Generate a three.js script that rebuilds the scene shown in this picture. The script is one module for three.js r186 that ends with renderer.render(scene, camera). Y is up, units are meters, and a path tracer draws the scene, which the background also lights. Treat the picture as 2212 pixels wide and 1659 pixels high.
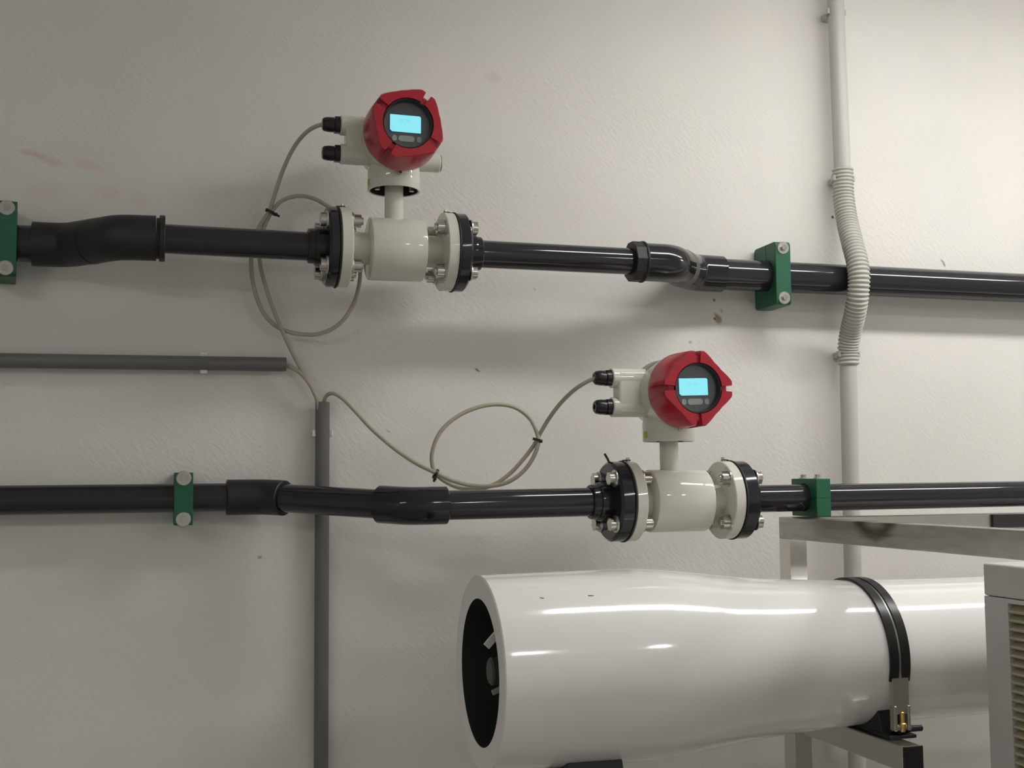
import * as THREE from 'three';
import { RoundedBoxGeometry } from 'three/addons/geometries/RoundedBoxGeometry.js';
import { mergeGeometries, toCreasedNormals } from 'three/addons/utils/BufferGeometryUtils.js';
import { RectAreaLightUniformsLib } from 'three/addons/lights/RectAreaLightUniformsLib.js';

// ---------------------------------------------------------------- camera, light, exposure
const scene = new THREE.Scene();
scene.background = new THREE.Color(0x000000);
const camera = new THREE.PerspectiveCamera(2 * Math.atan(829.5 / 2600) * 180 / Math.PI, 2212 / 1659, 0.05, 50);
{
  const right = new THREE.Vector3(0.958803, -0.008448, 0.283946);
  const up = new THREE.Vector3(-0.014202, 0.996882, 0.077615);
  const fwd = new THREE.Vector3(0.283717, 0.078451, -0.955694);
  camera.position.set(0, 1.55, 2.235);
  camera.quaternion.setFromRotationMatrix(new THREE.Matrix4().makeBasis(right, up, fwd.negate()));
}
scene.add(camera);
const renderer = new THREE.WebGLRenderer({ antialias: true });
renderer.toneMapping = THREE.LinearToneMapping;
renderer.toneMappingExposure = 1.0;
renderer.shadowMap.enabled = true;
RectAreaLightUniformsLib.init();
const TUBE_COLOR = new THREE.Color().setRGB(1.0, 0.995, 0.972);
const NEAR_TUBE = 21.5, FAR_TUBE = 74, SIDE_FILL = 20, END_FILL = 66;   // radiance: unseen near and far rows, then added side and end fill
// x centre, y, z, length, radiance
const LAMPS = [
  [1.41, 2.67, 0.78, 0.88, NEAR_TUBE, 'white fluorescent batten above the meters, close to the plaster wall'],
  [2.24, 2.67, 0.78, 0.62, NEAR_TUBE, 'short white fluorescent batten above the steel frame and cabinet'],
  [1.27, 2.58, 2.97, 0.10, FAR_TUBE, 'short white lamp out of view behind the viewer, lights the wall and streaks the big pipe'],
  [1.98, 2.58, 2.97, 0.13, FAR_TUBE, 'short white lamp out of view nearer the cabinet side, lights the wall and streaks the big pipe'],
  [-1.45, 2.58, 2.60, 1.16, SIDE_FILL, 'added fill lamp behind the viewer, lights the wall end away from the cabinet'],  // added fill for the dim wall end, set where no pipe mirrors it
  [3.75, 2.58, 1.35, 0.86, END_FILL, 'added fill lamp out of view at the cabinet end of the room, lights the wall there'],  // added fill that lifts the shadows at the cabinet end
];

// ---------------------------------------------------------------- helpers
const V = (x, y, z) => new THREE.Vector3(x, y, z);
let seed = 12345;
const rnd = () => { seed = (seed * 1664525 + 1013904223) >>> 0; return seed / 4294967296; };
const taken = {};
function numbered(n) { const k = taken[n] = (taken[n] ?? -1) + 1; return k ? `${n}_${String(k).padStart(3, '0')}` : n; }
function tag(o, label, category, group, kind) {
  o.userData.label = label; o.userData.category = category;
  if (group) o.userData.group = group;
  if (kind) o.userData.kind = kind;
  return o;
}
function thing(name, label, category, pos = [0, 0, 0], group) {
  const o = new THREE.Group(); o.name = numbered(name); o.position.set(...pos); scene.add(o);
  return tag(o, label, category, group);
}
function part(name, geo, mat, parent, label) {
  const m = new THREE.Mesh(Array.isArray(geo) ? mergeGeometries(geo.map(flat), false) : geo, mat);
  m.name = name; m.castShadow = m.receiveShadow = true; parent.add(m);
  if (label) m.userData.label = label;
  return m;
}
function single(name, geo, mat, label, category, group) {
  const m = part(numbered(name), geo, mat, scene);
  return tag(m, label, category, group);
}
function structure(name, geo, mat) { const m = part(name, geo, mat, scene); m.userData.kind = 'structure'; return m; }
function flat(g) { const h = g.index ? g.toNonIndexed() : g; for (const k of Object.keys(h.attributes)) if (!['position', 'normal', 'uv'].includes(k)) h.deleteAttribute(k); return h; }
// the add-on welds vertices on a 1 cm grid: work in tenths of a millimetre
const crease = (g, a = 0.55) => toCreasedNormals(g.scale(1e4, 1e4, 1e4), a).scale(1e-4, 1e-4, 1e-4);
// profile: list of [radius, along]; axis 'x' | 'y' | 'z'
function lathe(profile, axis = 'x', seg = 64, p0 = 0, pl = Math.PI * 2) {
  let g = new THREE.LatheGeometry(profile.map(p => new THREE.Vector2(Math.max(p[0], 1e-5), p[1])), seg, p0, pl);
  g = crease(g);
  if (axis === 'x') g.rotateZ(-Math.PI / 2);
  if (axis === 'z') g.rotateX(Math.PI / 2);
  return g;
}
// solid of revolution with small chamfers, from a to b
function rod(r, a, b, axis = 'x', ch = 0.001, seg = 48) {
  return lathe([[0, a], [r - ch, a], [r, a + ch], [r, b - ch], [r - ch, b], [0, b]], axis, seg);
}
function tubeBetween(p, q, r, seg = 40) {
  const L = p.distanceTo(q), g = rod(r, 0, L, 'y', 0.0012, seg);
  g.applyQuaternion(new THREE.Quaternion().setFromUnitVectors(V(0, 1, 0), q.clone().sub(p).normalize()));
  return g.translate(p.x, p.y, p.z);
}
// sweep a circle of radius rf(t) along a curve, closed with end caps
function sweep(curve, nl, nr, rf) {
  const fr = curve.computeFrenetFrames(nl, false), pos = [], uv = [], idx = [], len = curve.getLength();
  for (let i = 0; i <= nl; i++) {
    const t = i / nl, p = curve.getPointAt(t), r = rf(t);
    for (let j = 0; j <= nr; j++) {
      const a = j / nr * Math.PI * 2, c = Math.cos(a) * r, s = Math.sin(a) * r, N = fr.normals[i], B = fr.binormals[i];
      pos.push(p.x + N.x * c + B.x * s, p.y + N.y * c + B.y * s, p.z + N.z * c + B.z * s); uv.push(j / nr, t * len);
    }
  }
  for (let i = 0; i < nl; i++) for (let j = 0; j < nr; j++) {
    const a = i * (nr + 1) + j, b = a + nr + 1; idx.push(a, b, a + 1, b, b + 1, a + 1);
  }
  for (const e of [0, nl]) {
    const c = pos.length / 3, p = curve.getPointAt(e / nl), o = e * (nr + 1); pos.push(p.x, p.y, p.z); uv.push(0.5, 0);
    for (let j = 0; j < nr; j++) e ? idx.push(c, o + j, o + j + 1) : idx.push(c, o + j + 1, o + j);
  }
  // keep the winding outward
  const g = new THREE.BufferGeometry(); g.setAttribute('position', new THREE.Float32BufferAttribute(pos, 3));
  g.setAttribute('uv', new THREE.Float32BufferAttribute(uv, 2));
  const A = V().fromArray(pos, idx[0] * 3), B = V().fromArray(pos, idx[1] * 3), C = V().fromArray(pos, idx[2] * 3);
  const n = B.sub(A).cross(C.sub(A)), out = A.clone().sub(curve.getPointAt(0.5 / nl));
  if (n.dot(out) < 0) for (let i = 0; i < idx.length; i += 3) [idx[i + 1], idx[i + 2]] = [idx[i + 2], idx[i + 1]];
  g.setIndex(idx); g.computeVertexNormals(); return g;
}
const curveOf = (pts, tension = 0.5) => new THREE.CatmullRomCurve3(pts.map(p => V(...p)), false, 'centripetal', tension);
// polyline with its corners rounded to radius r, densely sampled
function filleted(pts, r) {
  const P = pts.map(p => V(...p)), out = [P[0]];
  for (let i = 1; i < P.length - 1; i++) {
    const a = P[i - 1].clone().sub(P[i]).normalize(), b = P[i + 1].clone().sub(P[i]).normalize(), h = a.angleTo(b) / 2, t = r / Math.tan(h);
    const c = P[i].clone().addScaledVector(a.clone().add(b).normalize(), r / Math.sin(h)), s0 = P[i].clone().addScaledVector(a, t), s1 = P[i].clone().addScaledVector(b, t);
    const u = s0.sub(c), v = s1.sub(c), w = u.angleTo(v), n = 14;
    for (let k = 0; k <= n; k++) { const f = k / n; out.push(c.clone().addScaledVector(u, Math.sin((1 - f) * w) / Math.sin(w)).addScaledVector(v, Math.sin(f * w) / Math.sin(w))); }
  }
  out.push(P[P.length - 1]);
  const path = new THREE.CurvePath(); for (let i = 0; i < out.length - 1; i++) path.add(new THREE.LineCurve3(out[i], out[i + 1]));
  return new THREE.CatmullRomCurve3(path.getSpacedPoints(60), false, 'centripetal');
}
const box = (w, h, d, x, y, z, r = 0.002) => new RoundedBoxGeometry(w, h, d, 2, Math.min(r, w / 2.1, h / 2.1, d / 2.1)).translate(x, y, z);
// box given by its limits
const slab = (x0, x1, y0, y1, z0, z1, r) => box(x1 - x0, y1 - y0, z1 - z0, (x0 + x1) / 2, (y0 + y1) / 2, (z0 + z1) / 2, r);
const hex = (r, a, b, axis, turn = 0) => {
  const g = new THREE.CylinderGeometry(r, r, b - a, 6).rotateY(turn).translate(0, (a + b) / 2, 0);
  if (axis === 'x') g.rotateZ(-Math.PI / 2); if (axis === 'z') g.rotateX(Math.PI / 2);
  return g;
};

// ---------------------------------------------------------------- noise and textures
function hash(x, y, s) { let h = (x * 374761393 + y * 668265263 + s * 974634777) | 0; h = Math.imul(h ^ (h >>> 13), 1274126177); return ((h ^ (h >>> 16)) >>> 0) / 4294967296; }
function vnoise(x, y, s) {
  const xi = Math.floor(x), yi = Math.floor(y), fx = x - xi, fy = y - yi, u = fx * fx * (3 - 2 * fx), v = fy * fy * (3 - 2 * fy);
  const a = hash(xi, yi, s), b = hash(xi + 1, yi, s), c = hash(xi, yi + 1, s), d = hash(xi + 1, yi + 1, s);
  return a + (b - a) * u + (c - a) * v + (a - b - c + d) * u * v;
}
const sstep = (a, b, x) => { const t = Math.min(1, Math.max(0, (x - a) / (b - a))); return t * t * (3 - 2 * t); };
function texture(w, h, fn, srgb) {
  const d = new Uint8Array(w * h * 4);
  for (let y = 0; y < h; y++) for (let x = 0; x < w; x++) {
    const c = fn(x, y), i = (y * w + x) * 4;
    if (typeof c === 'number') d[i] = d[i + 1] = d[i + 2] = Math.max(0, Math.min(255, c * 255));
    else for (let k = 0; k < 3; k++) d[i + k] = Math.max(0, Math.min(255, c[k] * 255));
    d[i + 3] = 255;
  }
  const t = new THREE.DataTexture(d, w, h, THREE.RGBAFormat);
  t.wrapS = t.wrapT = THREE.RepeatWrapping; t.magFilter = THREE.LinearFilter; t.minFilter = THREE.LinearMipmapLinearFilter; t.generateMipmaps = true;
  if (srgb) t.colorSpace = THREE.SRGBColorSpace;
  t.needsUpdate = true; return t;
}
// plaster: hand-trowelled, short strokes falling to the right; the tile is 2.6 m wide and starts at x = -0.45, y = 0.25
const TILE = 2.6, TX = -0.45, TY = 0.25;
const plasterBump = texture(2048, 2048, (px, py) => {
  const x = px / 2048 * TILE, y = py / 2048 * TILE;
  const wob = (vnoise(x * 9, y * 9, 4) - 0.5) * 0.9, ang = -0.72 + wob, c = Math.cos(-0.72), s = Math.sin(-0.72);
  const u = x * c + y * s + wob * 0.004, v = -x * s + y * c + wob * 0.006;
  let h = 0.40 * vnoise(u * 95, v * 270, 1) + 0.27 * vnoise(u * 180, v * 390, 2) + 0.13 * vnoise(x * 500, y * 500, 3);
  const patch = sstep(0.35, 0.75, vnoise(x * 4, y * 4, 6));
  h *= 0.55 + 0.6 * patch;
  const pit = vnoise(u * 60, v * 110, 8); if (pit > 0.86) h -= (pit - 0.86) * 2.2;
  h += 0.55 * vnoise(x * 7, y * 7, 5);
  return h * 0.75;
});
const MARKS = [ // x, y, half width, half height, strength, colour factor r g b, turn
  [-0.215, 2.128, 0.020, 0.006, 0.250, 0.86, 0.66, 0.60, -0.1], [-0.185, 2.117, 0.026, 0.008, 0.225, 0.88, 0.68, 0.63, -0.3], [-0.12, 2.112, 0.028, 0.011, 0.175, 0.90, 0.73, 0.68, -0.3],
  [-0.19, 2.065, 0.040, 0.014, 0.140, 0.92, 0.75, 0.68, 0.1], [-0.088, 2.068, 0.022, 0.016, 0.140, 0.92, 0.74, 0.68, 0], [-0.035, 2.055, 0.022, 0.016, 0.125, 0.93, 0.76, 0.70, -0.4],
  [1.1062, 1.8735, 0.0075, 0.0095, 0.75, 0.62, 0.57, 0.45, 0.5], [1.1005, 1.8815, 0.006, 0.003, 0.5, 0.66, 0.62, 0.5, -0.8], [1.098, 1.8735, 0.003, 0.0022, 0.9, 0.5, 0.46, 0.36, -0.8],
  [1.114, 1.890, 0.0022, 0.005, 0.6, 0.7, 0.68, 0.62, 0.2], [1.098, 1.9115, 0.003, 0.003, 0.9, 0.5, 0.47, 0.43, 0], [1.3804, 2.1002, 0.003, 0.003, 1.0, 0.4, 0.3, 0.28, 0],
  [1.6501, 2.016, 0.007, 0.0022, 0.7, 0.6, 0.57, 0.52, -0.9], [1.6545, 2.009, 0.004, 0.002, 0.8, 0.5, 0.48, 0.44, -1.0], [0.593, 1.7589, 0.006, 0.0018, 0.9, 0.5, 0.47, 0.4, -0.6],
  [0.1838, 1.4112, 0.004, 0.003, 0.6, 0.6, 0.5, 0.45, 0.3], [1.0422, 1.8236, 0.004, 0.0025, 0.6, 0.66, 0.62, 0.55, -0.4], [0.63, 2.34, 0.016, 0.012, 0.18, 0.8, 0.8, 0.85, 0],
  [0.31, 1.63, 0.0035, 0.0012, 0.6, 0.6, 0.57, 0.52, -0.5], [0.42, 1.64, 0.005, 0.0015, 0.5, 0.65, 0.6, 0.56, -0.6], [0.71, 1.92, 0.005, 0.0015, 0.35, 0.65, 0.6, 0.56, -0.7],
];
const plasterColor = texture(1536, 1536, (px, py) => {
  const x = TX + px / 1536 * TILE, y = TY + py / 1536 * TILE;
  const n = vnoise(x * 3.1 + 40, y * 3.1 + 40, 11) - 0.5, m = vnoise(x * 14 + 90, y * 14 + 90, 12) - 0.5, k = vnoise(x * 6 + 20, y * 6 + 60, 15) - 0.5;
  let c = [0.880 + 0.02 * n + 0.012 * m + 0.010 * k, 0.866 + 0.02 * n + 0.012 * m - 0.004 * k, 0.845 + 0.02 * n + 0.012 * m];
  const wx = (vnoise(x * 110, y * 110, 13) - 0.5) * 0.007, wy = (vnoise(x * 110 + 50, y * 110, 14) - 0.5) * 0.007;
  for (const [mx, my, hw, hh, st, r, g, b, a] of MARKS) {
    const dx = x - mx + wx * Math.min(1, hw * 60), dy = y - my + wy * Math.min(1, hh * 60), C = Math.cos(a), S = Math.sin(a);
    const q = Math.hypot((dx * C + dy * S) / hw, (-dx * S + dy * C) / hh);
    if (q < 1.4) { const w = st * (1 - sstep(0.45, 1.4, q)); c = [c[0] * (1 + (r - 1) * w), c[1] * (1 + (g - 1) * w), c[2] * (1 + (b - 1) * w)]; }
  }
  return c;
}, true);
const brushed = texture(512, 64, (x, y) => 0.5 + 0.25 * (vnoise(x * 0.03, y * 1.0, 21) - 0.5) + 0.25 * (vnoise(x * 0.15, y * 0.9, 22) - 0.5));
// side rail of the frame: brushed steel with the heat tint of a weld (u = metres from the wall / 1.2)
const railTint = texture(1024, 64, (px, py) => {
  const z = px / 1024 * 1.2, v = py / 64 * 0.04;   // v = height on the face
  let b = 0.70 + 0.05 * (vnoise(px * 0.02, py * 0.2, 31) - 0.5) + 0.05 * (vnoise(px * 0.06, py * 0.09, 32) - 0.5);
  let c = [b, b * 0.985, b * 0.955];
  const q = Math.hypot((z - 0.312) / 0.058, (v - 0.041) / 0.030) + 0.18 * (vnoise(px * 0.07, py * 0.13, 33) - 0.5);
  const ring = sstep(0.1, 0.7, q) * (1 - sstep(0.7, 1.25, q));
  c = c.map((t, i) => t * (1 - ring * [0.46, 0.44, 0.50][i]));
  const smear = (1 - sstep(0.0, 1.0, Math.hypot((z - 0.09) / 0.05, (v - 0.041) / 0.006)));
  return c.map(t => t * (1 - 0.6 * smear));
}, true);
const fine = texture(256, 256, (x, y) => 0.5 * vnoise(x * 0.25, y * 0.25, 41) + 0.5 * vnoise(x * 0.6, y * 0.6, 42));

// ---------------------------------------------------------------- materials
const std = (r, g, b, rough, o = {}) => { const m = new THREE.MeshPhysicalMaterial({ roughness: rough, metalness: 0, ...o }); m.color.setRGB(r, g, b); return m; };
const M = {
  plaster: new THREE.MeshStandardMaterial({ map: plasterColor, bumpMap: plasterBump, bumpScale: 0.00095, roughness: 0.92 }),
  room: std(0.80, 0.79, 0.76, 0.95), floor: std(0.42, 0.41, 0.39, 0.7), ceiling: std(0.82, 0.81, 0.79, 0.95),
  pvc: std(0.023, 0.0225, 0.027, 0.09), fitting: std(0.015, 0.015, 0.018, 0.11), flangeBlack: std(0.018, 0.020, 0.026, 0.12), rubber: std(0.012, 0.012, 0.013, 0.55), gland: std(0.009, 0.009, 0.010, 0.3),
  matteFitting: std(0.012, 0.012, 0.013, 0.5), glue: std(0.10, 0.095, 0.085, 0.45),
  paint: std(0.67, 0.658, 0.58, 0.07), red: std(0.42, 0.018, 0.034, 0.22), green: std(0.008, 0.105, 0.050, 0.5), conduit: std(0.14, 0.14, 0.137, 0.5), white: std(0.50, 0.495, 0.46, 0.45), hose: std(0.49, 0.485, 0.44, 0.5),
  cable: std(0.44, 0.40, 0.31, 0.5), clip: std(0.80, 0.79, 0.74, 0.5),
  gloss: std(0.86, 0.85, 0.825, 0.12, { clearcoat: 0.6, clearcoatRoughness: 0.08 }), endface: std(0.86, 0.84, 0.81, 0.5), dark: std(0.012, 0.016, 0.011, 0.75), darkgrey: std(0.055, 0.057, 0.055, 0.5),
  bolt: std(0.58, 0.555, 0.51, 0.22, { metalness: 1 }), washer: std(0.55, 0.54, 0.51, 0.3, { metalness: 1 }), zinc: std(0.55, 0.54, 0.52, 0.35, { metalness: 1 }), brass: std(0.75, 0.52, 0.16, 0.3, { metalness: 1 }),
  steel: std(0.60, 0.575, 0.535, 0.3, { metalness: 1, bumpMap: brushed, bumpScale: 0.0001 }), mirror: std(0.68, 0.65, 0.61, 0.13, { metalness: 1 }),
  rail: new THREE.MeshStandardMaterial({ map: railTint, metalness: 1, roughness: 0.34 }),
  strap: std(0.42, 0.41, 0.37, 0.35, { metalness: 0.8 }),
  slate: std(0.075, 0.085, 0.092, 0.4), button: std(0.36, 0.385, 0.36, 0.5), screenEdge: std(0.01, 0.035, 0.13, 0.4),
  glass: new THREE.MeshPhysicalMaterial({ color: 0xffffff, transmission: 1, thickness: 0, roughness: 0.02, ior: 1.5 }),
  yellow: std(0.55, 0.52, 0.02, 0.5), plate: std(0.36, 0.36, 0.36, 0.4, { metalness: 0.3 }),
  cabinet: std(0.56, 0.55, 0.53, 0.55), slat: std(0.42, 0.38, 0.25, 0.55), tie: std(0.01, 0.01, 0.01, 0.4),
  lampBody: std(0.8, 0.8, 0.8, 0.4),
};
function glow(strength) { return new THREE.MeshStandardMaterial({ color: 0x000000, emissive: TUBE_COLOR, emissiveIntensity: strength }); }

// ---------------------------------------------------------------- room shell
const H = 2.80, X0 = -2.4, X1 = 4.6, Z1 = 3.8;  // unseen walls and ceiling, pale and close to bounce light onto the plaster
{
  const g = new THREE.BoxGeometry(X1 - X0 + 0.4, H + 0.4, 0.2).translate((X0 + X1) / 2, H / 2, -0.1);
  const p = g.attributes.position, u = g.attributes.uv;
  for (let i = 0; i < p.count; i++) u.setXY(i, (p.getX(i) - TX) / TILE, (p.getY(i) - TY) / TILE);
  structure('wall_back', g, M.plaster);
  structure('floor', new THREE.BoxGeometry(X1 - X0 + 0.4, 0.2, Z1 + 0.4).translate((X0 + X1) / 2, -0.1, Z1 / 2), M.floor);
  structure('ceiling', new THREE.BoxGeometry(X1 - X0 + 0.4, 0.2, Z1 + 0.4).translate((X0 + X1) / 2, H + 0.1, Z1 / 2), M.ceiling);
  structure('wall_left', new THREE.BoxGeometry(0.2, H, Z1).translate(X0 - 0.1, H / 2, Z1 / 2), M.room);
  structure('wall_right', new THREE.BoxGeometry(0.2, H, Z1).translate(X1 + 0.1, H / 2, Z1 / 2), M.room);
  structure('wall_front', new THREE.BoxGeometry(X1 - X0 + 0.4, H, 0.2).translate((X0 + X1) / 2, H / 2, Z1 + 0.1), M.room);
}

// ---------------------------------------------------------------- lamps
for (const [x, y, z, L, power, label] of LAMPS) {
  const t = thing('unseen_lamp', label, 'lamp', [x, y, z], 'fluorescent battens');
  part('housing', slab(-L / 2 - 0.03, L / 2 + 0.03, 0.024, 0.07, -0.07, 0.07, 0.006), M.lampBody, t);
  for (const s of [-1, 1]) {
    part('end_cap', slab(s * (L / 2 + 0.012) - 0.012, s * (L / 2 + 0.012) + 0.012, -0.016, 0.024, -0.068, 0.068, 0.004), M.lampBody, t);
    part('hanger', rod(0.004, 0.07, H - y, 'y', 0.0005, 12).translate(s * L * 0.35, 0, 0), M.zinc, t);
  }
  part('diffuser', slab(-L / 2, L / 2, -0.012, 0.024, -0.065, 0.065, 0.004), glow(power * 0.4), t);
  const a = new THREE.RectAreaLight(TUBE_COLOR, power, L, 0.13);
  a.position.set(x, y - 0.016, z); a.lookAt(x, y - 1, z + (z < 1 ? -0.08 : -0.3)); a.castShadow = true; a.name = 'unseen_lamp_light'; scene.add(a);
}

// ---------------------------------------------------------------- upper pipeline (axis y = 1.957)
const UY = 1.957, UZ = 0.055, SZ = 0.145, RB = 0.0315, RS = 0.025;
single('pipe', tubeBetween(V(-1.8, UY, UZ), V(-0.19, UY, UZ), RB), M.pvc, 'thick dark pipe end between the green clamp and the fat black S-shaped fitting', 'pipe', 'dark plastic pipes');
single('pipe', tubeBetween(V(0.0, UY + 0.002, SZ), V(0.262, UY, SZ), RS), M.pvc, 'thin dark pipe between the fat black S-shaped fitting and the upper meter', 'pipe', 'dark plastic pipes');
single('pipe', tubeBetween(V(0.545, UY + 0.001, SZ), V(0.872, UY, SZ), RS), M.pvc, 'thin dark glossy pipe between the upper meter and the glossy S-shaped fitting', 'pipe', 'dark plastic pipes');
single('pipe', tubeBetween(V(1.07, UY, UZ), V(4.55, UY - 0.006, UZ), RB), M.pvc, 'thick dark glossy pipe passing behind the corrugated white hose', 'pipe', 'dark plastic pipes');
{
  const t = thing('offset_fitting', 'fat black S-shaped pipe fitting beside the clamp at the edge, with a ringed end', 'pipe fitting');
  const mat = M.matteFitting, path = filleted([[-0.2056, UY, UZ], [-0.150, UY, UZ], [-0.062, UY + 0.001, SZ], [-0.003, UY + 0.002, SZ]], 0.052);
  part('body', crease(sweep(path, 90, 48, () => 0.038), 0.8), mat, t);
  part('end_ring', lathe([[0.026, -0.004], [0.0345, -0.004], [0.0345, 0.001], [0.0385, 0.0015], [0.039, 0.002], [0.039, 0.0095], [0.0382, 0.0105], [0.0255, 0.0105]], 'x').translate(0.001, UY + 0.002, SZ), mat, t);
  part('seam', lathe([[0.0378, -0.0008], [0.0384, -0.0008], [0.0384, 0.0008], [0.0378, 0.0008]], 'x').rotateY(-0.796).translate(-0.106, UY, 0.100), M.rubber, t);
}
{
  const t = thing('offset_fitting', 'glossy dark S-shaped pipe fitting with collar and pale glue smears', 'pipe fitting');
  part('collar', crease(new THREE.CylinderGeometry(0.0385, 0.0385, 0.02, 10).rotateZ(Math.PI / 2).translate(0.866, UY, SZ), 0.3), M.rubber, t);
  part('collar_lip', rod(0.0395, 0.876, 0.8815, 'x', 0.0015).translate(0, UY, SZ), M.rubber, t);
  const a = filleted([[0.878, UY, SZ], [0.938, UY, SZ], [0.978, UY, SZ - 0.0415]], 0.046);
  part('elbow', crease(sweep(a, 60, 48, t2 => t2 > 0.985 ? 0.0345 : 0.0362), 0.8), M.fitting, t);
  const b = filleted([[0.978, UY, SZ - 0.0415], [1.024, UY + 0.001, UZ], [1.088, UY, UZ]], 0.046);
  part('elbow', crease(sweep(b, 60, 48, t2 => t2 < 0.01 ? 0.0345 : 0.0365), 0.8), M.fitting, t);
  part('glue_bead', sweep(curveOf([[0.967, UY, SZ - 0.031], [0.989, UY, SZ - 0.053]]), 10, 48, t2 => 0.0358 + 0.0016 * Math.sin(t2 * Math.PI)), M.glue, t, 'pale grey glue smear');
}

// ---------------------------------------------------------------- lower pipeline
const LA = V(0.19, 1.5215, 0.045), LB = V(0.412, 1.5055, 0.235), LD = LB.clone().sub(LA).normalize();
single('pipe', tubeBetween(V(-1.6, 1.5195, 0.045), V(0.14, 1.5215, 0.045), RS), M.pvc, 'dark pipe held by the low green clamp with two bolts', 'pipe', 'dark plastic pipes');
single('pipe', tubeBetween(LA.clone().addScaledVector(LD, 0.02), LB.clone().addScaledVector(LD, -0.03), RS), M.pvc, 'short slanting dark pipe crossing in front of the grey upright conduit', 'pipe', 'dark plastic pipes');
single('pipe', tubeBetween(V(0.46, 1.506, 0.235), V(0.735, 1.508, 0.235), RS), M.pvc, 'dark glossy pipe leading into the lower meter, under the cable loop', 'pipe', 'dark plastic pipes');
single('pipe', tubeBetween(V(1.03, 1.5095, 0.235), V(4.55, 1.524, 0.235), RS), M.pvc, 'dark glossy pipe leaving the lower meter through the green block on the frame', 'pipe', 'dark plastic pipes');
function elbow(label, p, m, q, r, mat = M.matteFitting) {
  const t = thing('elbow_fitting', label, 'pipe fitting', [0, 0, 0], 'dark elbow fittings of the lower pipe');
  const k = m.clone().sub(p).normalize(), l = q.clone().sub(m).normalize(), d = 0.022;
  const pts = [p, p.clone().lerp(m, 0.5), m.clone().addScaledVector(k, -d), m.clone().addScaledVector(k, -d * 0.35).addScaledVector(l, d * 0.35 * 0.4), m.clone().addScaledVector(l, d), m.clone().lerp(q, 0.75), q];
  part('body', crease(sweep(new THREE.CatmullRomCurve3(pts, false, 'centripetal'), 70, 48, t2 => (t2 < 0.012 || t2 > 0.988) ? r - 0.0022 : r), 0.7), mat, t);
}
elbow('dark elbow fitting next to the low green clamp, turning the pipe off the wall', V(0.122, 1.5215, 0.045), LA, LA.clone().addScaledVector(LD, 0.041), 0.0312);
elbow('dark elbow fitting under the cable loop, turning the pipe level again', LB.clone().addScaledVector(LD, -0.058), LB, V(0.4765, 1.506, 0.235), 0.0322, M.fitting);

// ---------------------------------------------------------------- pipe clamps
// local: wall at z = 0, pipe axis along x at height z = az
function clamp(label, pos, o, group) {
  const t = thing('pipe_clamp', label, 'pipe clamp', pos, group), { h, d, w, az, r, bo } = o, R = o.corner ?? 0.009;
  const half = (s0, s1, front) => {           // shape in (-z, y)
    const s = new THREE.Shape(), a = -s1, b = -s0, k = R;
    if (front) { s.moveTo(b, -h / 2); s.lineTo(b, -r - 0.0005); s.absarc(b, 0, r + 0.0005, -Math.PI / 2, Math.PI / 2, true); s.lineTo(b, h / 2); s.lineTo(a + k, h / 2); s.absarc(a + k, h / 2 - k, k, Math.PI / 2, Math.PI, false); s.lineTo(a, -h / 2 + k); s.absarc(a + k, -h / 2 + k, k, Math.PI, Math.PI * 1.5, false); }
    else { s.moveTo(a, -h / 2); s.lineTo(b - k, -h / 2); s.absarc(b - k, -h / 2 + k, k, -Math.PI / 2, 0, false); s.lineTo(b, h / 2 - k); s.absarc(b - k, h / 2 - k, k, 0, Math.PI / 2, false); s.lineTo(a, h / 2); s.lineTo(a, r + 0.0005); s.absarc(a, 0, r + 0.0005, Math.PI / 2, -Math.PI / 2, false); s.lineTo(a, -r - 0.0005); }
    const g = new THREE.ExtrudeGeometry(s, { depth: w - 0.002, bevelEnabled: true, bevelThickness: 0.001, bevelSize: 0.001, bevelOffset: -0.001, bevelSegments: 1, curveSegments: 20 });
    return crease(g.rotateY(Math.PI / 2).translate(-w / 2 + 0.001, 0, 0), 0.5);
  };
  part('back_half', half(0.0005, az - 0.0003, false), M.green, t);
  part('front_half', half(az + 0.0003, d, true), M.green, t);
  for (const s of [-1, 1]) {
    const b = part('bolt', [hex(0.0058, d + 0.002, d + 0.0075, 'z', 0.3), rod(0.0035, d - 0.01, d + 0.003, 'z', 0.0005, 16)].map(g => g.translate(0, s * bo, 0)), M.bolt, t);
    part('washer', lathe([[0.004, d - 0.0005], [o.wr, d - 0.0005], [o.wr, d + 0.001], [o.wr - 0.001, d + 0.002], [0.004, d + 0.002]], 'z', 32).translate(0, s * bo, 0), M.washer, b);
  }
  return t;
}
const CG = 'green plastic pipe clamps with two bolts';
const big = { h: 0.128, d: 0.099, w: 0.033, az: UZ, r: RB, bo: 0.0505, wr: 0.0128 };
clamp('tall green plastic clamp cut off at the edge, beside the fat black fitting', [-0.2525, UY, 0.0015], big, CG).rotation.y = 0.10;
clamp('tall green plastic clamp on the thick pipe, between the glossy fitting and the corrugated hose', [1.2085, UY, 0.0007], big, CG).rotation.y = -0.045;
clamp('low green plastic clamp on the lower pipe, standing near the black elbow', [0.0485, 1.5203, 0], { h: 0.0905, d: 0.081, w: 0.0315, az: 0.045, r: RS, bo: 0.0352, wr: 0.0128, corner: 0.004 }, CG);
clamp('green plastic clamp block lying on the stainless frame corner, bolts on top', [1.1725, 1.4755, 0.235], { h: 0.090, d: 0.070, w: 0.0295, az: 0.0345, r: RS, bo: 0.026, wr: 0.0085, corner: 0.002 }, CG).rotation.x = -Math.PI / 2;

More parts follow.
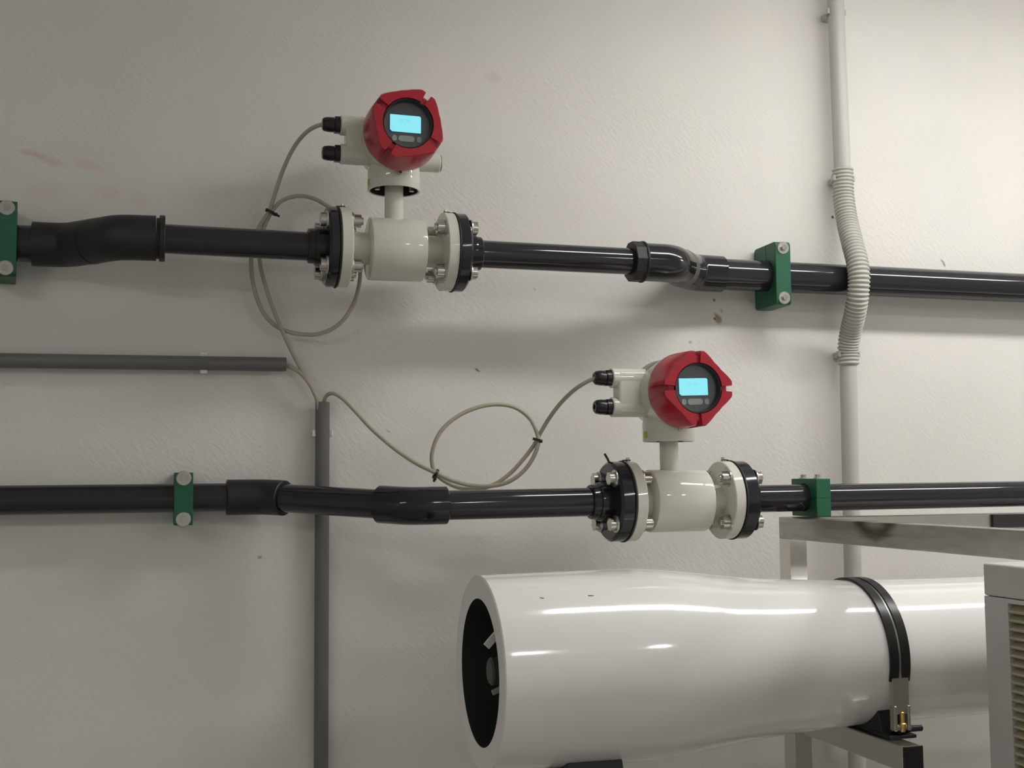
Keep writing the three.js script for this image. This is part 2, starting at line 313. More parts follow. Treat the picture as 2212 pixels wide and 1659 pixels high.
// ---------------------------------------------------------------- flow meters
function coverGeometry(turn, base) {                // screw lid with four slotted lugs; axis z, window towards +z
  const n = 720, rings = 8, pos = [], idx = [];
  for (let i = 0; i < n; i++) {
    const a = i / n * Math.PI * 2, q = (((a - turn) % (Math.PI / 2)) + Math.PI / 2 + Math.PI / 4) % (Math.PI / 2) - Math.PI / 4; // angle from nearest lug
    let rf = base + (Math.min(0.0652, 0.0636 / Math.cos(q)) - base) * Math.pow(1 - Math.min(1, Math.max(0, (Math.abs(q) - 0.19) / 0.46)), 1.35);
    const slot = Math.abs(q) < 0.082, zf = slot ? 0.1245 : 0.130;
    if (slot) rf = 0.0540;
    const rm = slot ? 0.0565 : rf + 0.0008;
    const ring = [[0.045, 0.064], [0.0660, 0.064], [0.0668, 0.066], [0.0668, 0.074], [rm, zf - 0.004], [rf - 0.0012, zf], [0.0438, zf], [0.0425, 0.112]];
    for (const [r, z] of ring) pos.push(Math.cos(a) * r, Math.sin(a) * r, z);
  }
  for (let i = 0; i < n; i++) for (let k = 0; k < rings - 1; k++) {
    const a = i * rings + k, b = ((i + 1) % n) * rings + k; idx.push(a, b, a + 1, b, b + 1, a + 1);
  }
  const g = new THREE.BufferGeometry(); g.setAttribute('position', new THREE.Float32BufferAttribute(pos, 3)); g.setIndex(idx);
  g.setAttribute('uv', new THREE.Float32BufferAttribute(new Float32Array(pos.length / 3 * 2), 2)); g.computeVertexNormals();
  return crease(g, 0.45);
}
function screenTexture(text) {
  const c = document.createElement('canvas'); c.width = 256; c.height = 140; const x = c.getContext('2d');
  x.fillStyle = '#8ff4ff'; x.fillRect(0, 0, 256, 140);
  x.fillStyle = '#7be9e8'; x.font = 'bold 34px monospace'; x.fillText(text, 70, 60);
  x.fillStyle = '#82e6f2'; x.font = '18px monospace'; x.fillText('-', 14, 100); x.fillRect(10, 96, 26, 4); x.fillRect(96, 122, 10, 4); x.fillRect(140, 120, 12, 5);
  const t = new THREE.CanvasTexture(c); t.colorSpace = THREE.SRGBColorSpace; return t;
}
function screenShape(w, h, r) {               // one sharp corner, the others rounded or cut
  const s = new THREE.Shape(); s.moveTo(-w / 2, h / 2); s.lineTo(w / 2 - r, h / 2); s.quadraticCurveTo(w / 2, h / 2, w / 2, h / 2 - r); s.lineTo(w / 2, -h / 2); s.lineTo(-w / 2 + r, -h / 2); s.lineTo(-w / 2, -h / 2 + r * 0.8); s.closePath(); return s;
}
const glandNut = (() => {                     // dome nut and collar along -x from x = 0
  const g = [lathe([[0.0045, -0.0315], [0.0095, -0.0315], [0.0122, -0.0285], [0.0135, -0.021], [0.0135, -0.0115], [0.0115, -0.011], [0.0115, -0.0095], [0, -0.0095]].reverse(), 'x', 12), hex(0.0158, -0.010, 0.0005, 'x')];
  return mergeGeometries(g.map(flat), false);
})();
function flowMeter(label, x, y, z, o) {
  const t = thing('flow_meter', label, 'flow meter', [x, y, z], 'flow meters with red display heads');
  const F = 0.103, T = 0.0195, B0 = o.b0, B1 = o.b1, hx = o.hx;
  part('sensor_body', lathe([[0, B0], [0.052, B0], [0.0548, B0 + 0.001], [0.0558, B0 + 0.0035], [0.0558, B1 - 0.0035], [0.0548, B1 - 0.001], [0.052, B1], [0, B1]], 'x', 80), M.paint, t);
  part('measuring_tube', rod(0.0285, -F + T - 0.004, F - T + 0.004, 'x'), M.paint, t);
  for (const s of [-1, 1]) {
    part('flange', lathe(s < 0 ? [[0.024, -F], [0.0695, -F], [0.0705, -F + 0.001], [0.0705, -F + T - 0.0015], [0.069, -F + T], [0.0285, -F + T]] : [[0.0285, F - T], [0.069, F - T], [0.0705, F - T + 0.0015], [0.0705, F - 0.001], [0.0695, F], [0.024, F]], 'x', 80), M.paint, t);
    const e = part('earth_screw', [rod(0.0042, 0.0695, 0.0722, 'y', 0.0004, 20), hex(0.0032, 0.072, 0.0775, 'y')].map(g => g.translate(s * (F - 0.010), 0, 0)), M.bolt, t);
    part('earth_strip', sweep(curveOf([[s * (F - 0.014), 0.0725, 0.003], [s * (F - 0.006), 0.0728, 0.002], [s * (F + 0.001), 0.0722, 0]]), 10, 8, () => 0.0011), M.rubber, e);
  }
  part('neck', rod(0.0168, 0.052, 0.130, 'y', 0.001, 40).translate(hx, 0, 0), M.paint, t);
  part('terminal_base', lathe([[0.016, 0.128], [0.0415, 0.128], [0.0432, 0.106], [0.0462, 0.1055], [0.0470, 0.107], [0.0470, 0.138], [0.0455, 0.150], [0.040, 0.160], [0.02, 0.162]], 'y', 64).translate(hx, 0, 0), M.paint, t);
  for (const s of [-1, 1]) part('base_screw', [rod(0.0045, 0.1055, 0.1285, 'y', 0.0005, 16)].map(g => g.translate(hx + s * 0.031, 0, 0.006)), M.zinc, t);
  part('base_shade_lining', lathe([[0.0169, 0.1255], [0.0404, 0.1255], [0.0422, 0.1066], [0.0430, 0.1066], [0.0414, 0.1279], [0.0169, 0.1279]], 'y', 48).translate(hx, 0, 0), M.rubber, t);  // dark lining stands in for the shade inside the base recess
  const hy = 0.193;
  part('housing', lathe([[0, -0.046], [0.052, -0.046], [0.0575, -0.043], [0.0590, -0.038], [0.0590, -0.026], [0.0600, -0.0255], [0.0615, -0.022], [0.0615, 0.062], [0.058, 0.0665], [0, 0.0665]], 'z', 80).translate(hx, hy, 0), M.paint, t);
  part('name_plate', lathe([[0.0617, -0.020], [0.0621, -0.020], [0.0621, 0.014], [0.0617, 0.014]], 'z', 24, 0.30, 0.55).rotateZ(Math.PI).translate(hx, hy, 0), M.plate, t);
  // left inlet bosses with cable glands, joined by a web
  part('inlet_block', [slab(hx - 0.094 + o.inlet, hx - 0.03, hy - 0.038, hy + 0.038, -0.015, 0.017, 0.006)].map(g => g), M.paint, t);
  for (const dy of [0.0258, -0.0258]) {
    part('inlet_boss', rod(0.0178, hx - 0.103 + o.inlet, hx - 0.03, 'x', 0.0015, 40).translate(0, hy + dy, 0), M.paint, t);
    part('cable_gland', glandNut.clone().translate(hx - 0.1025 + o.inlet, hy + dy, 0), M.gland, t, 'black plastic cable gland');
  }
  part('outlet_boss', rod(0.0168, hx + 0.03, hx + 0.083, 'x', 0.0015, 40).translate(0, hy - 0.031, 0), M.paint, t);
  part('blanking_plug', rod(0.0150, hx + 0.0835, hx + 0.0865, 'x', 0.001, 32).translate(0, hy - 0.031, 0), M.zinc, t);
  part('cover', coverGeometry(o.turn, o.lid).translate(hx, hy, 0), M.red, t, 'red cast screw cover with slotted lugs');
  part('bezel', lathe([[0.0424, 0.1120], [0.0424, 0.1275], [0.0412, 0.1275], [0.0404, 0.1100], [0.0424, 0.1100]], 'z', 72).translate(hx, hy, 0), M.rubber, t, 'dark inner bezel');
  part('window_glass', new THREE.CylinderGeometry(0.0432, 0.0432, 0.002, 48).rotateX(Math.PI / 2).translate(hx, hy, 0.1195), M.glass, t);
  const d = part('display_panel', lathe([[0, 0.1055], [0.0425, 0.1055], [0.0425, 0.109], [0.0395, 0.1095], [0.039, 0.111], [0, 0.111]], 'z', 64).translate(hx, hy, 0), M.slate, t);
  const face = (g) => g.rotateZ(o.tilt).translate(hx - 0.0015, hy, 0);
  part('screen_frame', face(new THREE.ExtrudeGeometry(screenShape(0.0575, 0.0335, 0.004), { depth: 0.0008, bevelEnabled: false }).translate(0, 0.0035, 0.111)), M.screenEdge, d);
  const sg = new THREE.ExtrudeGeometry(screenShape(0.0535, 0.0295, 0.004), { depth: 0.0006, bevelEnabled: false });
  { const p = sg.attributes.position, u = sg.attributes.uv; for (let i = 0; i < p.count; i++) u.setXY(i, p.getX(i) / 0.0535 + 0.5, p.getY(i) / 0.0295 + 0.5); }
  const sm = new THREE.MeshStandardMaterial({ color: 0x000000, emissive: 0xffffff, emissiveMap: screenTexture(o.text), emissiveIntensity: 0.95, roughness: 0.4 });
  part('screen', face(sg.translate(0, 0.0035, 0.1118)), sm, d, 'lit cyan screen');
  for (const [bx, w, hh] of [[-0.0205, 0.0085, 0.0105], [0.0005, 0.0285, 0.0105], [0.0225, 0.0085, 0.0105]]) {
    const s = new THREE.Shape(), r = Math.min(w, hh) / 2 - 0.0002; s.moveTo(-w / 2 + r, -hh / 2); s.lineTo(w / 2 - r, -hh / 2); s.absarc(w / 2 - r, -hh / 2 + r, r, -Math.PI / 2, 0); s.lineTo(w / 2, hh / 2 - r); s.absarc(w / 2 - r, hh / 2 - r, r, 0, Math.PI / 2); s.lineTo(-w / 2 + r, hh / 2); s.absarc(-w / 2 + r, hh / 2 - r, r, Math.PI / 2, Math.PI); s.lineTo(-w / 2, -hh / 2 + r); s.absarc(-w / 2 + r, -hh / 2 + r, r, Math.PI, Math.PI * 1.5);
    part('button', face(new THREE.ExtrudeGeometry(s, { depth: 0.0012, bevelEnabled: true, bevelSize: 0.0004, bevelThickness: 0.0004, bevelOffset: -0.0004, bevelSegments: 1, curveSegments: 8 }).translate(bx + 0.0015, -0.0225, 0.111)), M.button, d);
  }
  part('cover_screw', [rod(0.0040, 0.040, 0.0495, 'z', 0.0008, 20), hex(0.0026, 0.0485, 0.0515, 'z')].map(g => g.translate(hx + 0.001, 0.1275, 0.004)), M.bolt, t);
  { // yellow sticker wrapped round the side of the base
    const g = lathe([[0.0471, 0.112], [0.0475, 0.112], [0.0475, 0.1235], [0.0471, 0.1235]], 'y', 8, -1.62, 0.27).translate(hx, 0, 0); part('sticker', g, M.yellow, t, 'small yellow sticker');
  }
  return t;
}
const UMX = 0.4047, LMX = 0.9005, LMY = 1.5083;
flowMeter('flow meter on the upper pipe, red display head with a slot at its top corner', UMX, UY + 0.0012, SZ, { b0: -0.0477, b1: 0.0499, hx: -0.0014, turn: 0.98, lid: 0.0572, inlet: 0.006, tilt: -0.01, text: '20.05' });
flowMeter('flow meter on the lower pipe, red display head with a slot at its side', LMX, LMY, 0.235, { b0: -0.0565, b1: 0.0525, hx: -0.0133, turn: 0.0, lid: 0.0543, inlet: -0.0075, tilt: 0.03, text: '15.05' });

// black pipe flanges, bolted to the meters; local: joint face at x = 0, pipe towards -x
function pipeFlange(label, x, y, z, side, o) {
  const t = thing('pipe_flange', label, 'pipe flange', [x, y, z], 'black pipe flanges bolted to the meters'), th = o.th, s = side;
  const mir = g => { if (s > 0) { g.rotateY(Math.PI); } return g; };
  part('flange_disc', mir(lathe([[0.025, -th], [0.066, -th], [0.0705, -th + 0.0045], [0.0705, -0.0045], [0.0690, -0.0035], [0.025, -0.0035]], 'x', 80)), M.flangeBlack, t);
  part('gasket', mir(lathe([[0.026, -0.0034], [0.0718, -0.0034], [0.0722, -0.0025], [0.0722, -0.0008], [0.0715, -0.0002], [0.026, -0.0002]], 'x', 80)), M.rubber, t);
  part('hub', mir(lathe([[0.0252, -th - o.hub], [0.029, -th - o.hub], [0.0305, -th - o.hub + 0.002], [0.0310, -th - o.hub * 0.62], [0.0338, -th - o.hub * 0.6], [0.0345, -th - o.hub * 0.45], [0.0345, -th], [0.0252, -th]], 'x', 64)), M.fitting, t);
  for (let k = 0; k < 4; k++) {
    const a = Math.PI / 4 + k * Math.PI / 2 + o.twist, by = Math.sin(a) * 0.0555, bz = Math.cos(a) * 0.0555, w = g => mir(g).translate(0, by, bz), out = T0 => T0;
    const b = part('bolt', [w(hex(0.0125, -th - 0.0125, -th - 0.0025, 'x', k * 0.4)), w(rod(0.0068, -th - 0.004, 0.040, 'x', 0.001, 20))], M.bolt, t);
    part('washer', w(lathe([[0.006, -th - 0.0028], [0.0148, -th - 0.0028], [0.0152, -th - 0.002], [0.0152, -th + 0.0002], [0.006, -th + 0.0002]], 'x', 32)), M.washer, b);
    part('washer', w(lathe([[0.006, 0.0193], [0.0148, 0.0193], [0.0152, 0.020], [0.0148, 0.0222], [0.006, 0.0222]], 'x', 32)), M.washer, b);
    part('nut', w(hex(0.0128, 0.0222, 0.0355, 'x', 0.2 + k * 0.7)), M.bolt, b);
  }
}
pipeFlange('black flange with steel bolts where the upper pipe enters the upper meter', UMX - 0.103, UY + 0.0012, SZ, -1, { th: 0.0215, hub: 0.030, twist: 0.02 });
pipeFlange('black flange with steel bolts where the pipe leaves the upper meter', UMX + 0.103, UY + 0.0012, SZ, 1, { th: 0.0250, hub: 0.030, twist: -0.06 });
pipeFlange('black flange with steel bolts where the lower pipe enters the lower meter', LMX - 0.104, LMY, 0.235, -1, { th: 0.0285, hub: 0.034, twist: 0.03 });
pipeFlange('black flange with steel bolts where the pipe leaves the lower meter, near the frame', LMX + 0.104, LMY, 0.235, 1, { th: 0.0300, hub: 0.018, twist: 0.0 });

// ---------------------------------------------------------------- cables and ties
const cable = (pts, label) => single('signal_cable', sweep(curveOf(pts), pts.length * 12, 14, () => 0.0038), M.cable, label, 'cable', 'beige signal cables');
cable([[0.288, 2.177, 0.146], [0.276, 2.176, 0.146], [0.257, 2.170, 0.135], [0.235, 2.151, 0.100], [0.215, 2.110, 0.075], [0.200, 2.062, 0.062], [0.191, 2.034, 0.058], [0.175, 2.007, 0.052], [0.163, 1.965, 0.045], [0.163, 1.924, 0.040], [0.172, 1.883, 0.035], [0.188, 1.850, 0.030], [0.211, 1.829, 0.026], [0.249, 1.817, 0.030], [0.285, 1.817, 0.040], [0.318, 1.833, 0.050], [0.342, 1.865, 0.055], [0.355, 1.904, 0.055], [0.358, 1.943, 0.050], [0.349, 1.992, 0.042], [0.327, 2.035, 0.040], [0.296, 2.055, 0.045], [0.271, 2.067, 0.045], [0.243, 2.068, 0.050], [0.214, 2.056, 0.055], [0.200, 2.040, 0.056], [0.187, 2.016, 0.052], [0.178, 1.983, 0.045], [0.178, 1.942, 0.040], [0.190, 1.896, 0.037], [0.208, 1.846, 0.038], [0.232, 1.794, 0.030], [0.258, 1.746, 0.025], [0.278, 1.713, 0.022], [0.285, 1.694, 0.0175], [0.2875, 1.670, 0.0165]],
  'beige cable hanging from the upper meter in a loop behind the pipe');
cable([[0.200, 1.761, 0.018], [0.221, 1.761, 0.019], [0.233, 1.758, 0.021], [0.252, 1.746, 0.028], [0.269, 1.725, 0.032], [0.279, 1.706, 0.030], [0.2845, 1.694, 0.0268], [0.2875, 1.670, 0.0255]],
  'short beige cable bridging the end of the level grey conduit and the upright one');
cable([[0.297, 1.670, 0.020], [0.297, 1.692, 0.021], [0.300, 1.704, 0.028], [0.310, 1.7085, 0.040], [0.327, 1.698, 0.050], [0.350, 1.673, 0.060], [0.376, 1.643, 0.070], [0.412, 1.609, 0.085], [0.451, 1.580, 0.100], [0.487, 1.561, 0.112], [0.514, 1.548, 0.117], [0.547, 1.539, 0.122], [0.580, 1.537, 0.130], [0.614, 1.544, 0.135], [0.641, 1.562, 0.138], [0.661, 1.587, 0.138], [0.672, 1.617, 0.138], [0.671, 1.634, 0.132], [0.660, 1.660, 0.125], [0.634, 1.680, 0.120], [0.602, 1.686, 0.115], [0.563, 1.680, 0.112], [0.524, 1.662, 0.110], [0.494, 1.634, 0.110], [0.480, 1.598, 0.108], [0.481, 1.577, 0.104], [0.488, 1.560, 0.103], [0.505, 1.546, 0.104], [0.528, 1.535, 0.108], [0.552, 1.532, 0.113], [0.586, 1.537, 0.118], [0.620, 1.558, 0.122], [0.648, 1.587, 0.125], [0.667, 1.612, 0.128], [0.677, 1.633, 0.135], [0.689, 1.659, 0.150], [0.704, 1.688, 0.180], [0.724, 1.713, 0.215], [0.746, 1.726, 0.234], [0.757, 1.7275, 0.235], [0.770, 1.7275, 0.235]],
  'beige cable running to the lower meter with an oval loop above the pipe');
function cableTie(label, p, dir, tail) {      // band round the cable pair with a head and a cut tail
  const t = thing('cable_tie', label, 'cable tie', p, 'black cable ties on the beige cables');
  const q = new THREE.Quaternion().setFromUnitVectors(V(0, 0, 1), V(...dir).normalize());
  const band = lathe([[0.0083, -0.0024], [0.0094, -0.0024], [0.0094, 0.0024], [0.0083, 0.0024], [0.0083, -0.0024]], 'z', 24); band.applyQuaternion(q);
  part('band', band, M.tie, t);
  part('head', box(0.006, 0.006, 0.005, tail[0] * 0.6, tail[1] * 0.6, 0.006, 0.001), M.tie, t);
  part('tail', sweep(curveOf([[0, 0, 0.005], [tail[0] * 0.6, tail[1] * 0.6, 0.008], [tail[0], tail[1], 0.006]]), 8, 8, () => 0.0022), M.tie, t);
}
cableTie('black tie round the two cable strands left of the upper meter', [0.1935, 2.034, 0.058], [0.45, 0.95, 0.1], [0.016, -0.009]);
cableTie('black tie at the lower end of the oval cable loop', [0.4865, 1.5600, 0.1075], [0.8, -0.5, 0.1], [-0.005, -0.014]);
cableTie('black tie where the oval cable loop meets the strand to the lower meter', [0.6715, 1.6205, 0.1345], [0.25, 0.95, 0.1], [0.006, -0.004]);
single('wire_tail', sweep(curveOf([[0.7655, 1.5930, 0.230], [0.7695, 1.5850, 0.232], [0.7725, 1.5765, 0.235]]), 10, 8, () => 0.0022), M.tie, 'short black tie end sticking up from the lower meter inlet flange', 'cable tie');

// ---------------------------------------------------------------- grey conduits and clips
function hollow(r, ri, a, b, axis) { return lathe([[ri, a + 0.08], [ri, a], [r - 0.0006, a], [r, a + 0.0006], [r, b - 0.0006], [r - 0.0006, b], [ri, b], [ri, b - 0.08]], axis, 40); }
single('conduit', hollow(0.0128, 0.0108, -1.6, 0.2275, 'x').rotateZ(0.005).translate(0, 1.7605, 0.02), M.conduit, 'level grey conduit with an open end, a cable leaving it', 'conduit', 'dark grey conduits');
single('conduit', hollow(0.0131, 0.0111, 0.0, 1.6935, 'y').translate(0.294, 0, 0.02), M.conduit, 'upright grey conduit that takes three cables at its open top', 'conduit', 'dark grey conduits');
function clip(label, pos, turn, r, az, foot, group, mat, th = 0.0028) {  // local: wall z = 0, conduit along y at (0, az)
  const t = thing('conduit_clip', label, 'clip', pos, group), s = new THREE.Shape(), ro = r + th, ri = r + 0.0002, a0 = 0.30;
  s.absarc(0, 0, ro, -a0, Math.PI + a0, false); s.absarc(0, 0, ri, Math.PI + a0, -a0, true); s.closePath();
  const g = new THREE.ExtrudeGeometry(s, { depth: 0.012, bevelEnabled: false, curveSegments: 24 }).rotateX(-Math.PI / 2).translate(0, -0.006, az); // opens to +z
  part('jaw', crease(g, 0.5), mat, t);
  part('base_block', slab(-foot, foot, -0.0065, 0.0065, 0.0004, az - r - 0.0004, 0.001), mat, t);
  for (const s2 of [-1, 1]) part('jaw_tip', slab(s2 * (ro - 0.0005) - 0.0018, s2 * (ro - 0.0005) + 0.0020, -0.006, 0.006, az - 0.004, az + 0.006, 0.001), mat, t);
  t.rotation.z = turn; return t;
}
clip('small white clip on the level grey conduit', [0.0817, 1.7609, 0], Math.PI / 2, 0.0128, 0.02, 0.0125, 'white clips holding the conduits', M.clip, 0.0042);
clip('small white clip on the upright grey conduit, below its open top', [0.294, 1.636, 0], 0, 0.0131, 0.02, 0.0128, 'white clips holding the conduits', M.clip, 0.0042);

// ---------------------------------------------------------------- white conduit with corrugated hose
single('conduit', tubeBetween(V(1.3835, 2.160, 0.040), V(1.3765, H, 0.040), 0.0176), M.white, 'white rigid conduit rising above the corrugated hose', 'conduit', 'white rigid conduits');
single('conduit', tubeBetween(V(1.3660, 0.0, 0.040), V(1.3830, 1.812, 0.040), 0.0176), M.white, 'white rigid conduit running down behind the steel frame and the big white pipe', 'conduit', 'white rigid conduits');
{
  const path = curveOf([[1.3835, 2.197, 0.040], [1.3838, 2.172, 0.040], [1.3830, 2.131, 0.042], [1.3815, 2.081, 0.055], [1.3740, 2.030, 0.083], [1.3700, 1.986, 0.105], [1.3690, 1.952, 0.1115], [1.3690, 1.915, 0.105], [1.3740, 1.880, 0.084], [1.3805, 1.846, 0.056], [1.3830, 1.815, 0.042], [1.3835, 1.780, 0.040]]);
  const ribs = 58, per = 8;
  single('flexible_hose', sweep(path, ribs * per, 28, t => { const f = (t * ribs) % 1, w = 0.5 - 0.5 * Math.cos(f * Math.PI * 2); return 0.0193 + 0.0034 * Math.pow(w, 0.7); }), M.hose, 'white corrugated hose bending over the thick dark pipe', 'hose');
}
const WG = 'white standoff clips of the white conduit';
clip('white standoff clip near the top of the white conduit', [1.3782, 2.535, 0], 0, 0.0176, 0.040, 0.011, WG, M.white);
clip('white standoff clip at the upper end of the corrugated hose', [1.3838, 2.175, 0], 0, 0.0216, 0.040, 0.011, WG, M.white);
clip('white standoff clip at the lower end of the corrugated hose', [1.3832, 1.803, 0], 0, 0.0216, 0.040, 0.011, WG, M.white);

// ---------------------------------------------------------------- stainless frame
{
  const t = thing('steel_frame', 'stainless steel square-tube frame behind and above the big white pipe', 'frame', [1.1236, 0, 0]);
  const w = 0.0348, y1 = 1.4745, h = 0.040, zb = 0.2, zf = 0.2395;
  part('post', slab(0, w, 0.0, y1 - h, zb, zf, 0.0007), M.mirror, t);
  const g = slab(0, w, y1 - h, y1, zb, 1.36, 0.0012), p = g.attributes.position, u = g.attributes.uv;
  for (let i = 0; i < p.count; i++) u.setXY(i, (p.getZ(i) - zb) / 1.2, (p.getY(i) - (y1 - h)) / h * 0.96 + 0.02);
  part('side_rail', g, M.rail, t);
  part('back_rail', slab(w + 0.0002, 1.5, y1 - h, y1, zb, zf, 0.0022), M.steel, t);
  const b = part('support_bar', slab(0, w, 1.0885, 1.1282, zf + 0.0002, 0.571, 0.0022), M.steel, t);
  part('end_cap', slab(-0.0004, w + 0.0004, 1.0881, 1.1286, 0.571, 0.575, 0.0015), M.rubber, b, 'black plastic end cap');
  for (const x of [0]) part('post', slab(x, x + w, 0, y1 - h, 1.32, 1.36, 0.0022), M.steel, t);
  part('post', slab(1.5 - w, 1.5, 0, y1 - h, zb, zf, 0.0022), M.steel, t);
  part('dark_strip', slab(0.440, 0.70, y1 - 0.0275, y1 - 0.0015, zf, zf + 0.006, 0.001), M.rubber, t, 'black strip on the back rail');  // dark strip along the front face of the back rail
}

// ---------------------------------------------------------------- big white pipe on the frame
const BY = 1.251, BZ = 0.40;
{
  const t = thing('large_pipe', 'big glossy white pipe with a thick open end and dark inside', 'pipe', [0, BY, BZ]);
  const prof = [[0.49, 0.1490], [0.55, 0.1498], [0.61, 0.1506], [0.67, 0.1512], [0.72, 0.1514], [0.77, 0.1503], [0.81, 0.1475], [0.855, 0.1425], [0.906, 0.1358], [0.974, 0.1290], [1.026, 0.1258], [1.105, 0.1222], [1.16, 0.1203], [1.26, 0.1185], [1.4, 0.118], [2.4, 0.117]];
  const c = new THREE.CatmullRomCurve3(prof.map(([x, r]) => V(x, r, 0)), false, 'centripetal'), pts = c.getPoints(150).map(v => [v.y, v.x]);
  pts[0] = [0.1478, 0.4885]; pts.splice(1, 0, [0.1488, 0.4893]);
  pts.push([0.116, 2.401], [0, 2.401]);
  part('shell', lathe(pts, 'x', 128), M.gloss, t);
  part('end_ring', lathe([[0.1128, 0.494], [0.1128, 0.4882], [0.1136, 0.4878], [0.1473, 0.4878], [0.1477, 0.489]].reverse().map(p => p), 'x', 128), M.endface, t, 'pale flat end ring');
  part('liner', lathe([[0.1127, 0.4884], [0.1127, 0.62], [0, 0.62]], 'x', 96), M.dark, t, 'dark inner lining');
  const hub = part('nozzle', lathe([[0, 0.504], [0.0185, 0.504], [0.0215, 0.507], [0.0215, 0.516], [0.0195, 0.518], [0.0195, 0.530], [0.0245, 0.532], [0.0245, 0.62], [0, 0.62]], 'x', 40), M.darkgrey, t, 'dark central nozzle');
  part('collar', lathe([[0.0190, 0.5175], [0.0225, 0.5175], [0.0225, 0.5305], [0.0190, 0.5305]], 'x', 40), M.rubber, hub);
  part('tab', slab(-0.006, 0.006, -0.024, 0.024, -0.002, 0.002, 0.0012).rotateZ(-0.75).translate(0.508, 0.060, 0.028), M.endface, t, 'pale locking tab');
  part('tab', slab(-0.008, 0.008, -0.004, 0.004, -0.003, 0.003, 0.001).rotateZ(0.4).translate(0.513, -0.028, 0.010), M.button, t);
  for (const [x, a, l, r] of [[0.640, 0.62, 0.009, -0.12], [0.562, 0.62, 0.006, -0.3]]) {
    const R0 = 0.1512 - (0.64 - x) * 0.012; part('scuff', slab(-l / 2, l / 2, -0.0006, 0.0006, -0.0003, 0.0003, 0.0002).rotateZ(r).rotateX(-a - 0.3).translate(x, Math.sin(a + 0.3) * R0, Math.cos(a + 0.3) * R0), M.rubber, t);
  }
}
{ // strap: steel band with two black rubber edges
  const t = thing('pipe_strap', 'steel strap with two black rubber edges around the big white pipe', 'strap', [1.157, BY, BZ]);
  const R0 = 0.1205, arc = (r0, r1, x0, x1, a0, a1) => { // angle from +y (0) towards +z (positive = front)
    const s = new THREE.Shape(); s.moveTo(x0, r0); s.lineTo(x1, r0); s.lineTo(x1, r1); s.lineTo(x0, r1); s.closePath();
    const n = 64, pos = [], idx = [], P = [[x0, r0], [x1, r0], [x1, r1], [x0, r1]];
    for (let i = 0; i <= n; i++) { const a = a0 + (a1 - a0) * i / n; for (const [x, r] of P) pos.push(x, Math.cos(a) * r, Math.sin(a) * r); }
    for (let i = 0; i < n; i++) for (let k = 0; k < 4; k++) { const a = i * 4 + k, b = i * 4 + (k + 1) % 4; idx.push(a, b, a + 4, b, b + 4, a + 4); }
    idx.push(0, 3, 2, 0, 2, 1); const e = n * 4; idx.push(e, e + 1, e + 2, e, e + 2, e + 3);
    const g = new THREE.BufferGeometry(); g.setAttribute('position', new THREE.Float32BufferAttribute(pos, 3)); g.setAttribute('uv', new THREE.Float32BufferAttribute(new Float32Array(pos.length / 3 * 2), 2)); g.setIndex(idx); g.computeVertexNormals(); return crease(g, 0.6);
  };
  part('band', arc(R0, R0 + 0.0024, -0.0155, 0.0155, -2.1, 1.72), M.strap, t);
  part('rubber_edge', arc(R0 + 0.0001, R0 + 0.0046, -0.0182, -0.0026, -1.9, 1.83), M.gland, t, 'black rubber edge');
  part('rubber_edge', arc(R0 + 0.0001, R0 + 0.0046, 0.0026, 0.0182, -1.9, 1.83), M.gland, t, 'black rubber edge');
  const b = part('buckle', [slab(-0.0155, 0.0155, -0.084, -0.016, 0.1200, 0.1222, 0.001), slab(-0.0155, -0.0095, -0.110, -0.070, 0.112, 0.126, 0.002), slab(0.0095, 0.0155, -0.110, -0.070, 0.112, 0.126, 0.002), rod(0.0055, -0.0158, 0.0158, 'x', 0.001, 20).translate(0, -0.105, 0.119)], M.strap, t, 'steel buckle at the strap end');
  part('brass_screw', [rod(0.0040, -0.112, -0.080, 'y', 0.0008, 20).translate(0.001, 0, 0.122), rod(0.0058, -0.104, -0.097, 'y', 0.001, 20).translate(0.001, 0, 0.1235)], M.brass, b, 'brass screw');
  part('stud', rod(0.004, -0.1205, -0.108, 'y', 0.0005, 16).translate(0.002, 0, 0.112), M.rubber, b);
}
function saddle(label, x, w, r, y0, rod_, hw = 0.098) {
  const t = thing('pipe_saddle', label, 'saddle', [x, 0, BZ], 'black saddles under the big white pipe');
  const s = new THREE.Shape(), dy = BY - y0, a = Math.asin(hw / r) * 0.86; s.moveTo(-hw, 0); s.lineTo(hw, 0); s.lineTo(hw, 0.012); s.lineTo(Math.sin(a) * r, dy - Math.cos(a) * r);
  const n = 24; for (let i = 1; i <= n; i++) { const b = a - 2 * a * i / n; s.lineTo(Math.sin(b) * r, dy - Math.cos(b) * r); }
  s.lineTo(-hw, 0.012); s.closePath();
  part('block', crease(new THREE.ExtrudeGeometry(s, { depth: w, bevelEnabled: true, bevelSize: 0.001, bevelThickness: 0.001, bevelOffset: -0.001, bevelSegments: 1 }).rotateY(Math.PI / 2).translate(-w / 2, y0 + 0.0003, 0), 0.5), M.rubber, t);
  if (rod_) {
    part('foot_plate', slab(-w / 2 - 0.004, w / 2 + 0.006, y0 + 0.0003, y0 + 0.006, 0.070, 0.125, 0.001), M.rubber, t);
    part('cross_pin', rod(0.0052, -0.012, 0.048, 'x', 0.0015, 20).translate(0, y0 + 0.0115, 0.108), M.rubber, t);
  }
}
saddle('black saddle between the steel bar and the strapped part of the big white pipe', 1.1560, 0.040, 0.1207, 1.1285, true);
saddle('black saddle under the wide part of the big white pipe', 0.648, 0.088, 0.1522, 1.079, false, 0.088);
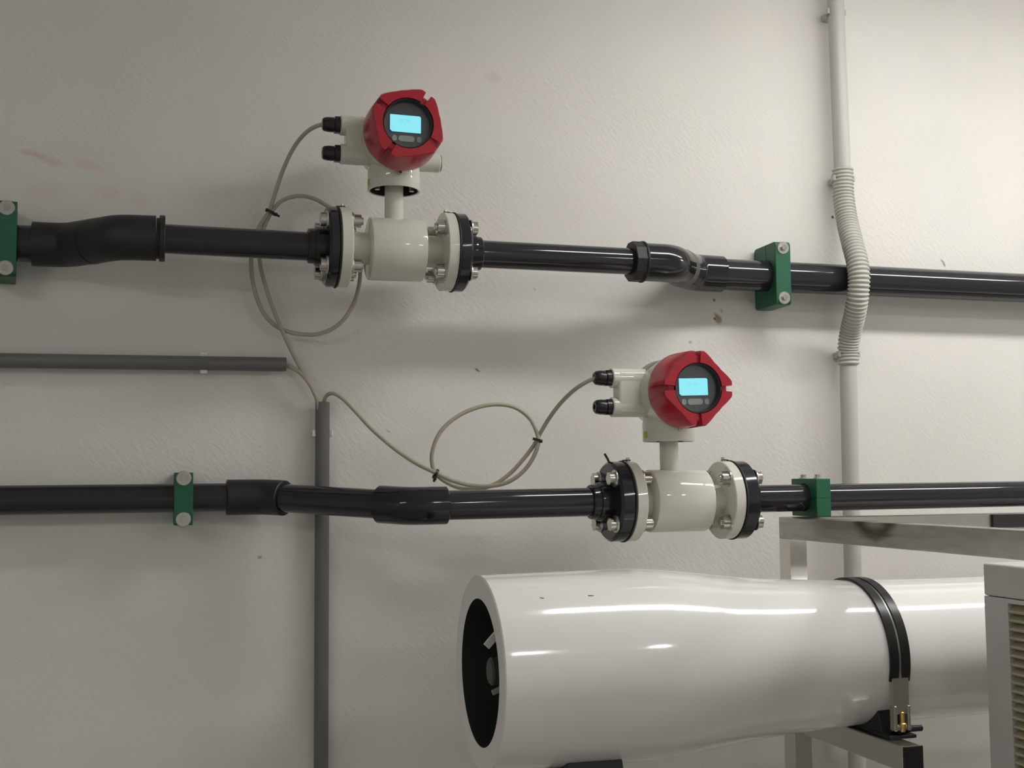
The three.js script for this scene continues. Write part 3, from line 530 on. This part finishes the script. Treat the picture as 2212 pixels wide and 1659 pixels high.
{
  const t = thing('pipe_stand', 'steel stand under the black saddle at the wide part of the big white pipe', 'stand', [0.648, 0, BZ]);
  part('top_plate', slab(-0.05, 0.05, 1.071, 1.079, -0.10, 0.10, 0.001), M.steel, t);
  part('column', slab(-0.02, 0.02, 0.008, 1.071, -0.02, 0.02, 0.002), M.steel, t);
  part('foot_plate', slab(-0.07, 0.07, 0.0, 0.008, -0.10, 0.10, 0.001), M.steel, t);
}

// ---------------------------------------------------------------- louvred cabinet
{
  const t = thing('louvred_cabinet', 'pale grey cabinet with yellowed louvre slats in its side', 'cabinet', [1.2465, 0, 0.62]);
  const W = 0.42, D = 0.62, y1 = 1.4125, ys = 1.3622, th = 0.018, zo = 0.054, ze = D - 0.054, yo0 = 0.55, yo1 = 1.3545;
  // body: panels round a louvred opening in the x = 0 side
  part('side_panel', [slab(0, th, 0.03, yo0, 0, D, 0.001), slab(0, th, yo1, ys - 0.0006, 0, D, 0.001), slab(0, th, yo0 - 0.001, yo1 + 0.001, 0, zo, 0.001), slab(0, th, yo0 - 0.001, yo1 + 0.001, ze, D, 0.001)], M.cabinet, t);
  part('body', [slab(th, W, 0.03, ys - 0.001, 0.002, 0.020, 0.003), slab(th, W, 0.03, ys - 0.001, D - 0.02, D - 0.002, 0.003), slab(W - 0.018, W, 0.03, ys - 0.001, 0.02, D - 0.02, 0.003), slab(th, W - 0.018, 0.03, 0.05, 0.02, D - 0.02, 0.003)], M.cabinet, t);
  part('top_cap', slab(-0.0003, W + 0.0003, ys + 0.0002, y1, -0.0003, D + 0.0003, 0.0035), M.cabinet, t);
  part('dark_backing', slab(0.045, 0.05, 0.5, 1.36, 0.02, D - 0.02, 0.001), M.dark, t);  // dark sheet behind the slats, darkens the gaps between them
  part('base', slab(0.02, W - 0.02, 0, 0.03, 0.02, D - 0.02, 0.002), M.darkgrey, t);
  const slat = slab(-0.0095, 0.0095, -0.0021, 0.0021, zo - 0.004, ze + 0.004, 0.0012).rotateZ(0.62);
  for (let y = yo1 - 0.008; y > yo0 + 0.006; y -= 0.0132) { const m = part('slat', slat, M.slat, t); m.position.set(0.0085, y, 0); }
}

renderer.render(scene, camera);
